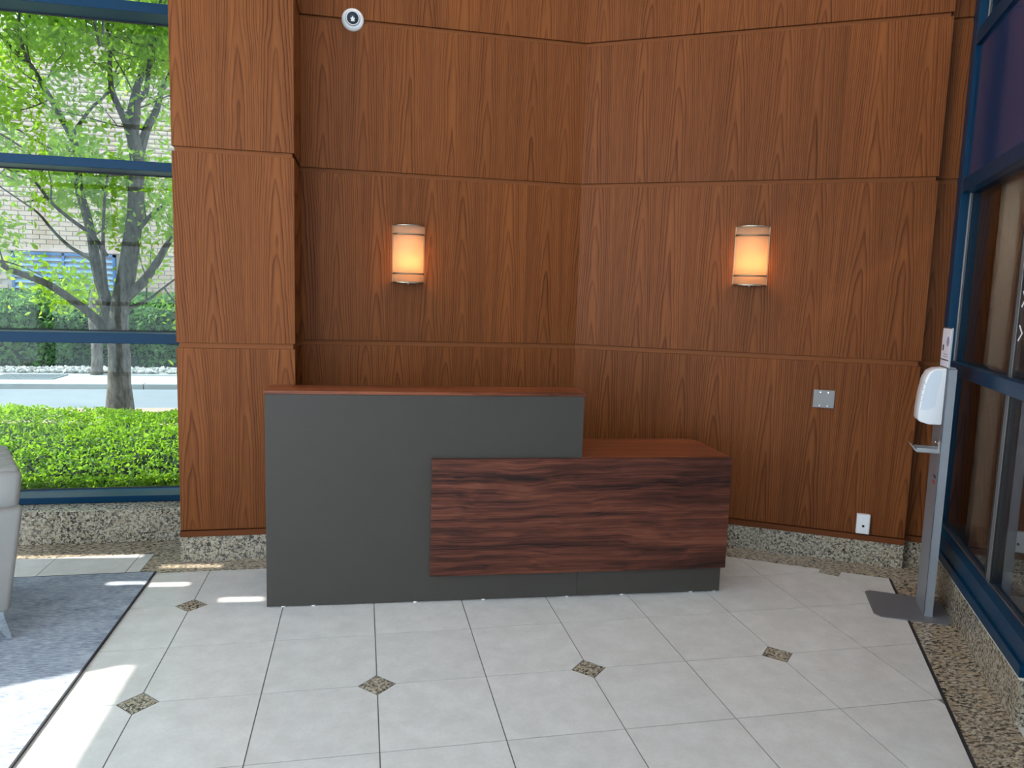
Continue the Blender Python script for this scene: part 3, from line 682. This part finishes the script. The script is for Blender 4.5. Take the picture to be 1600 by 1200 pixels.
# armchair: local x runs away from the viewer's side along its back, y to the left
ca = math.atan2(0.89, -0.46)
ch = empty('armchair', (-0.618, 0.625, 0.0102), ca, 'light grey leather armchair with chrome legs on the rug', 'armchair')
MB().prism([(0.000, 0.60), (0.012, 0.62), (0.76, 0.62), (0.76, 0.13), (0.075, 0.13)], 0.05, 0.75, 'x').bm.free()
def flared(name, x0, x1, prof, mat, bev, par): return MB().prism(prof, x0, x1, 'x', bev, 3).build(name, mat, par, smooth=True)
flared('arm', 0.0, 0.13, [(0.006, 0.605), (0.74, 0.605), (0.68, 0.14), (0.075, 0.14)], 'leather', 0.022, ch)
flared('arm', 0.60, 0.73, [(0.006, 0.605), (0.74, 0.605), (0.68, 0.14), (0.075, 0.14)], 'leather', 0.022, ch)
flared('back', 0.06, 0.69, [(-0.004, 0.755), (0.13, 0.765), (0.20, 0.32), (0.055, 0.30)], 'leather', 0.025, ch)
for k_ in range(5): MB().box(0.085 + k_ * .122, 0.005, 0.715, 0.180 + k_ * .122, 0.120, 0.775, 0.022, 3).build('channel_pad', 'leather', ch, smooth=True)
MB().box(0.132, 0.14, 0.20, 0.598, 0.72, 0.43, 0.04, 3).build('seat', 'leather', ch, smooth=True)
MB().box(0.05, 0.09, 0.135, 0.68, 0.66, 0.21, 0.005).build('seat_frame', 'leather_dark', ch)
for lx, ly in ((0.03, 0.10), (0.03, 0.62), (0.68, 0.10), (0.68, 0.62)):
    sx = 1 if ly < .3 else -1
    MB().prism([(ly, 0.138), (ly + sx * .05, 0.138), (ly - sx * .012 + .0, 0.0), (ly - sx * .03, 0.0)], lx, lx + .03, 'x').build('leg', 'chrome', ch)
cu = MB().sphere((0, 0, 0), 0.15, 24, (1.1, 0.5, 0.9)).build('cushion', 'leather_dark', ch, (0.30, 0.235, 0.66), smooth=True); cu.rotation_euler = (-0.3, 0, 0)

# ------------------------------------------------------------------ outdoors
tag(MB().box(-14, 2.5, -.5, 8, 7.1, 0.06).build('ground', 'soil'), kind='structure')
tag(MB().box(-14, 7.1, -.5, 8, 9.4, 0.0).build('road', 'asphalt'), kind='structure')
kb = empty('kerb', kind='structure')
for k_ in range(9): box('kerb_stone', -13 + k_ * 2.1, 9.4, -.3, -13 + k_ * 2.1 + 2.09, 9.58, 0.085, 'kerb_concrete', kb, 0.012)
tag(MB().box(-14, 9.58, -.5, 8, 10.86, 0.08).build('sidewalk', 'concrete'), kind='structure')
tag(MB().box(-14, 10.86, -.5, 8, 14, 0.09).build('gravel_bed', 'stone'), kind='structure')
gr = empty('drain_grate', (-4.95, 9.95, 0.081), 0, 'slotted metal storm drain grate set in the pale sidewalk', 'grate')
MB().box(0, 0, 0, 0.95, .03, .015).box(0, .62, 0, 0.95, .65, .015).box(0, .03, 0, .03, .62, .015).box(.92, .03, 0, .95, .62, .015).build('frame', 'grate_metal', gr)
for k_ in range(16): box('bar', 0.05 + k_ * .054, 0.03, 0, 0.075 + k_ * .054, 0.62, 0.012, 'grate_metal', gr)
MB().box(.03, .03, -.0005, .92, .62, .001).build('pit_shade', 'black_plastic', gr)  # flat black sheet standing in for the shade below the bars
rng = np.random.default_rng(5)
def orient(n, rs):
    """n random rotation matrices"""
    q = rs.normal(size=(n, 4)); q /= np.linalg.norm(q, axis=1)[:, None]; w, x, y, z = q.T
    return np.stack([np.stack([1 - 2 * (y * y + z * z), 2 * (x * y - z * w), 2 * (x * z + y * w)], -1), np.stack([2 * (x * y + z * w), 1 - 2 * (x * x + z * z), 2 * (y * z - x * w)], -1), np.stack([2 * (x * z - y * w), 2 * (y * z + x * w), 1 - 2 * (x * x + y * y)], -1)], 1)
def scatter(name, pts, size, tmplV, tmplF, mat, parent=None, flat=None, rs=rng):
    n = len(pts); Rm = orient(n, rs); tv = np.asarray(tmplV, float)
    V = np.einsum('nij,kj->nki', Rm, tv) * np.asarray(size)[:, None, None]
    if flat is not None: V[..., 2] *= flat
    V = V + pts[:, None, :]
    F = np.asarray(tmplF)[None] + (np.arange(n) * len(tv))[:, None, None]
    return raw(name, V.reshape(-1, 3), F.reshape(-1, F.shape[-1]), mat, parent)
OCT_V = [(1, 0, 0), (-1, 0, 0), (0, 1, 0), (0, -1, 0), (0, 0, .7), (0, 0, -.7)]
OCT_F = [(0, 2, 4), (2, 1, 4), (1, 3, 4), (3, 0, 4), (2, 0, 5), (1, 2, 5), (3, 1, 5), (0, 3, 5)]
n = 3800
pts = np.stack([rng.uniform(-9.5, 1.5, n), rng.uniform(10.88, 11.50, n), np.full(n, .10)], 1)
tag(scatter('gravel', pts, rng.uniform(.03, .075, n), OCT_V, OCT_F, 'stone'), 'pale loose river stones along the foot of the far hedge', 'gravel', kind='stuff')
LEAF_V = [(0, -.5, 0), (.26, -.1, .10), (0, .55, .02), (-.26, -.1, .10)]; LEAF_F = [(0, 1, 2), (0, 2, 3)]
def bumps(p, f, a): return np.array([a * mnoise.noise(Vector((float(q[0]) * f, float(q[1]) * f, float(q[2]) * f))) for q in p])
def hedge(name, label, x0, x1, y0, y1, z0, z1, n, size, mat, amp, seed, topshare=.58):
    rs = np.random.default_rng(seed); h = empty(name, ((x0 + x1) / 2, (y0 + y1) / 2, z0), 0, label, 'hedge'); o = np.array(h.location)
    # lumpy core
    gx, gy = max(6, int((x1 - x0) / .22)), max(4, int((y1 - y0) / .2)); V = []; F = []
    for i in range(gx + 1):
        for j in range(gy + 1):
            x = x0 + (x1 - x0) * i / gx; y = y0 + (y1 - y0) * j / gy; e = min(j, gy - j, 1.0); sink = max(0, 1 - (y - y0) / .7) ** 2 * min(.30, .55 * (z1 - z0))
            zz_ = (z0 if e == 0 else z1 - .12 - sink + .06 * mnoise.noise(Vector((x * 2, y * 2, 3.1))))
            yy = y + (0.10 if j == 0 else -.1 if j == gy else 0)
            V.append((x - o[0], yy - o[1], zz_ - o[2]))
    for i in range(gx):
        for j in range(gy): a = i * (gy + 1) + j; F.append((a, a + gy + 1, a + gy + 2, a + 1))
    raw('core', V, F, 'hedge_core', h)
    k1 = int(n * topshare); k2 = n - k1
    top = np.stack([rs.uniform(x0, x1, k1), rs.uniform(y0, y1, k1), np.zeros(k1)], 1)
    top[:, 2] = z1 - np.abs(rs.normal(0, .05, k1)) + bumps(top, 1.7, amp) + bumps(top, 5.0, amp * .5)
    ed = np.clip((top[:, 1] - y0) / .70, 0, 1); top[:, 2] -= (1 - ed) ** 2 * min(.30, .55 * (z1 - z0))
    fr = np.stack([rs.uniform(x0, x1, k2), np.zeros(k2), rs.uniform(0, 1, k2) ** .75 * (z1 - z0 - .06 - min(.30, .55 * (z1 - z0))) + z0 + .02], 1)
    fr[:, 1] = y0 + np.abs(rs.normal(0, .07, k2)) + bumps(fr * 1.0, 2.6, amp * 2.0)
    P = np.concatenate([top, fr]) - o
    tag(scatter('foliage', P, rs.uniform(.6, 1.3, n) * size, LEAF_V, LEAF_F, mat, h, rs=rs), kind='stuff')
    return h
hedge('clipped_hedge', 'bright green clipped hedge just outside the window', -4.6, 1.2, 2.75, 4.35, 0.06, 0.50, 44000, 0.036, 'hedge_leaf', 0.085, 1, .80)
hedge('boundary_hedge', 'tall dull green hedge along the brick building', -9.5, 1.5, 11.75, 12.75, 0.09, 1.45, 24000, 0.11, 'far_hedge_leaf', 0.10, 2)

# brick building across the road
bl = empty('brick_building', (-3.5, 13.0, 0.0), 0, 'pale brick building with a blue louvred vent across the road', 'building')
wall = MB().box(-8, 0.02, 0, 7, 0.6, 6.3).build('wall', 'mortar', bl)
BW, BH, J = 0.235, 0.0875, 0.012
lx0, lx1, lz0, lz1 = -2.26, -0.42, 1.00, 2.20      # louvre, relative to the building
bv = bmesh.new(); bmesh.ops.create_cube(bv, size=1.0)
for v in bv.verts: v.co = Vector((v.co.x * (BW - J), v.co.y * .03, v.co.z * (BH - J)))
bme = bpy.data.meshes.new('brick'); bv.to_mesh(bme); bv.free(); bme.materials.append(MATS['brick'])
cnt = 0; BVs, BFs = [], []
cube = np.array([v.co for v in bme.vertices]); cf = np.array([list(p.vertices) for p in bme.polygons])
for r_ in range(int(6.2 / BH)):
    for c_ in range(-34, 30):
        x = c_ * BW + (BW / 2 if r_ % 2 else 0); z = r_ * BH + BH / 2
        if lx0 - .1 < x < lx1 + .1 and lz0 - .05 < z < lz1 + .05: continue
        if 2.215 < z < 2.30: continue
        if -2.6 < x < 0.9 and 1.40 < z < 3.2 and cnt < 296:
            link('brick', bme, wall, (x, 0.012, z)); cnt += 1
        else: BVs.append(cube + np.array([x, 0.012, z])); BFs.append(cf + 8 * (len(BVs) - 1))
tag(raw('brickwork', np.concatenate(BVs), np.concatenate(BFs), 'brick', wall), kind='stuff')
MB().box(-8, -.02, 2.225, 7, .03, 2.29).build('string_course', 'roof_edge', bl)
MB().box(-8, -.08, 6.2, 7, .6, 6.45).build('coping', 'roof_edge', bl)
lv = MB().box(lx0, -.05, lz0, lx0 + .05, .03, lz1).box(lx1 - .05, -.05, lz0, lx1, .03, lz1).box(lx0, -.05, lz1 - .05, lx1, .03, lz1).box(lx0, -.05, lz0, lx1, .03, lz0 + .05).box(-1.37, -.05, lz0, -1.33, .03, lz1).build('louvre', 'louvre_blue', bl)
MB().box(lx0 + .02, .022, lz0 + .02, lx1 - .02, .03, lz1 - .02).build('backing', 'louvre_dark', lv)
for k_ in range(10):
    z = lz0 + .07 + k_ * .108
    MB().prism([(-.045, z), (-.045, z + .014), (.015, z + .075), (.02, z + .062)], lx0 + .05, lx1 - .05, 'x').build('slat', 'louvre_slat_lit', lv)
for wx in (-4.6, 1.4):
    for wz in (4.2,):
        wf = MB().box(wx, -.03, wz, wx + 1.3, .02, wz + .06).box(wx, -.03, wz + 1.3, wx + 1.3, .02, wz + 1.36).box(wx, -.03, wz, wx + .06, .02, wz + 1.36).box(wx + 1.24, -.03, wz, wx + 1.3, .02, wz + 1.36).build('window', 'louvre_blue', bl)
        MB().box(wx + .06, -.012, wz + .06, wx + 1.24, -.004, wz + 1.3).build('pane', 'blue_spandrel', wf)

# tree outside the window
TREE = {
  'trunk': [(-1.53, 0.0), (-1.53, 0.63), (-1.52, 0.89), (-1.53, 1.14), (-1.5, 1.4), (-1.43, 1.71), (-1.38, 2.02), (-1.33, 2.34), (-1.32, 2.58), (-1.3, 2.79), (-1.32, 2.99), (-1.36, 3.16)],
  'lowleft': [(-1.58, 1.14), (-1.65, 1.18), (-1.73, 1.3), (-1.94, 1.48), (-2.11, 1.6), (-2.27, 1.67), (-2.42, 1.73), (-2.54, 1.82), (-2.86, 1.96), (-3.2, 2.2)],
  'stem': [(-1.6, 1.10), (-1.63, 1.45), (-1.68, 1.64), (-1.72, 1.82), (-1.75, 2.07), (-1.8, 2.31), (-1.86, 2.55), (-1.87, 2.91), (-1.99, 3.18), (-2.09, 3.37), (-2.16, 3.49), (-2.26, 3.67), (-2.37, 3.76), (-2.54, 3.95)],
  'thin': [(-1.61, 1.39), (-1.61, 1.77), (-1.59, 2.08), (-1.54, 2.45), (-1.49, 2.63)],
  'right1': [(-1.46, 1.48), (-1.27, 1.65), (-1.12, 1.85), (-1.0, 2.04), (-0.81, 2.24), (-.5, 2.7)],
  'right2': [(-1.45, 1.38), (-1.28, 1.46), (-1.13, 1.6), (-1.01, 1.71), (-.8, 1.85)],
  'right3': [(-1.36, 2.10), (-1.26, 2.25), (-1.17, 2.37), (-1.08, 2.44), (-0.93, 2.49), (-.6, 2.55)],
  'topA': [(-1.34, 3.06), (-1.41, 3.24), (-1.47, 3.42), (-1.47, 3.6), (-1.45, 3.75), (-1.45, 4.01), (-1.48, 4.6)],
  'topB': [(-1.34, 3.08), (-1.35, 3.27), (-1.31, 3.51), (-1.26, 3.69), (-1.21, 3.87), (-1.16, 4.07), (-1.0, 5.0)],
  'topC': [(-1.33, 3.02), (-1.29, 3.23), (-1.27, 3.36), (-1.19, 3.45), (-1.15, 3.66), (-1.1, 3.87), (-1.01, 4.04), (-0.6, 4.7)],
  'topD': [(-1.31, 2.76), (-1.23, 3.13), (-1.16, 3.33), (-1.12, 3.55), (-1.05, 3.75), (-1.01, 3.88), (-0.5, 4.3)],
  'sub1': [(-2.26, 3.67), (-2.26, 3.88), (-2.19, 4.01), (-2.13, 4.4)],
  'sub2': [(-1.88, 3.04), (-1.86, 3.16), (-1.78, 3.35), (-1.7, 3.49), (-1.63, 3.73), (-1.55, 4.1)],
  'sub3': [(-1.72, 1.82), (-1.81, 1.88), (-1.98, 1.97), (-2.14, 2.11), (-2.3, 2.29), (-2.46, 2.4), (-2.9, 2.7)],
  'sub4': [(-1.61, 1.89), (-1.69, 2.07), (-1.86, 2.22), (-1.99, 2.36), (-2.1, 2.54), (-2.23, 2.59), (-2.6, 2.9)],
}
RAD = {'trunk': (.115, .058), 'lowleft': (.052, .020), 'stem': (.062, .016), 'thin': (.024, .009), 'right1': (.060, .012), 'right2': (.020, .006), 'right3': (.028, .008),
       'topA': (.040, .008), 'topB': (.052, .010), 'topC': (.045, .008), 'topD': (.048, .010), 'sub1': (.018, .006), 'sub2': (.022, .007), 'sub3': (.026, .006), 'sub4': (.026, .006)}
SL = {'trunk': 0, 'lowleft': -.10, 'stem': .12, 'thin': -.16, 'right1': -.15, 'right2': .2, 'right3': .22, 'topA': -.2, 'topB': .16, 'topC': -.1, 'topD': .3, 'sub1': -.3, 'sub2': .35, 'sub3': .25, 'sub4': -.3}
tree = empty('street_tree', (-1.53, 5.0, 0.05), 0, 'leafy multi-branched tree standing outside the window', 'tree')
rt_ = random.Random(11); tips = []
def depth(name, i, n_): 
    base = {'sub1': .12 * .9, 'sub2': .12 * .55, 'sub3': .03, 'sub4': 0}.get(name, 0)
    return base + SL[name] * (i / max(1, n_ - 1)) * 1.6
P3 = {}
for nm, pl_ in TREE.items():
    pts3 = [(x + 1.53, depth(nm, i, len(pl_)), z - .05) for i, (x, z) in enumerate(pl_)]
    P3[nm] = pts3; r0, r1 = RAD[nm]; L = len(pts3)
    rad = [r0 + (r1 - r0) * (i / (L - 1)) ** .8 for i in range(L)]
    if nm == 'trunk': rad[0] = .17
    tube(MB(), pts3, rad, 12 if nm == 'trunk' else 8) .build('trunk' if nm == 'trunk' else 'branch', 'bark', tree, smooth=True)
# twigs and extra boughs that carry the crown
tw = MB(); leafP = []
def grow(p, d, ln, r, lvl):
    q_ = [p]; dd = Vector(d)
    for k_ in range(3):
        dd = (dd + Vector((rt_.uniform(-.35, .35), rt_.uniform(-.35, .35), rt_.uniform(-.12, .30)))).normalized()
        q_.append(q_[-1] + dd * ln / 3)
    tube(tw, q_, [r, r * .75, r * .5, r * .25], 5, 2)
    for a in q_[1:]: leafP.append((a, lvl))
    if lvl > 0:
        for k_ in range(3):
            nd = (dd + Vector((rt_.uniform(-1, 1), rt_.uniform(-1, 1), rt_.uniform(-.5, .8)))).normalized(); grow(q_[rt_.choice((1, 2, 3))], nd, ln * .62, r * .5, lvl - 1)
for nm, pts3 in P3.items():
    if nm == 'trunk': continue
    L = len(pts3)
    for i in range(1, L):
        p = Vector(pts3[i]); fr = i / (L - 1)
        if p.z < 1.7 and nm in ('stem', 'thin', 'right1'): continue
        if rt_.random() < .35 + .6 * fr:
            d = Vector((rt_.uniform(-1, 1), rt_.uniform(-1, 1), rt_.uniform(-.3, .9))).normalized(); grow(p, d, rt_.uniform(.35, .8), .010, 1)
for k_ in range(40):   # high crown boughs
    p = Vector((rt_.uniform(-1.3, .9), rt_.uniform(-.9, 1.0), rt_.uniform(3.4, 4.8))); d = (p - Vector((0, 0, 2.4))).normalized(); grow(p, d, rt_.uniform(.6, 1.1), .012, 2)
for k_ in range(24):   # left side boughs
    p = Vector((rt_.uniform(-1.7, -.6), rt_.uniform(-.8, .8), rt_.uniform(2.5, 3.6))); grow(p, Vector((-.8, rt_.uniform(-.5, .5), .3)).normalized(), rt_.uniform(.5, .9), .010, 1)
tag(tw.build('twigs', 'bark', tree), kind='stuff')
LP = []
for a, lvl in leafP:
    for k_ in range(28 if lvl == 0 else 16): LP.append((a.x + rt_.gauss(0, .12), a.y + rt_.gauss(0, .12), a.z + rt_.gauss(0, .10) - .02))
LP = np.array(LP); rl = np.random.default_rng(9)
L6_V = [(0, -.5, 0), (.24, -.16, .07), (.20, .18, .06), (0, .58, -.05), (-.20, .18, .06), (-.24, -.16, .07)]; L6_F = [(0, 1, 2), (0, 2, 3), (0, 3, 4), (0, 4, 5)]
tag(scatter('foliage', LP, rl.uniform(.042, .085, len(LP)), L6_V, L6_F, 'tree_leaf', tree, rs=rl), kind='stuff')
# slim stem in front of the far hedge
tube(MB(), [(-3.60, 10.72, 0.08), (-3.58, 10.72, .5), (-3.62, 10.75, 1.2), (-3.5, 10.9, 2.2)], [.10, .085, .08, .04], 10).build('sapling_trunk', 'bark', None, smooth=True)
sp_ = bpy.data.objects['sapling_trunk']; tag(sp_, 'slim bare tree stem rising in front of the far hedge', 'tree')
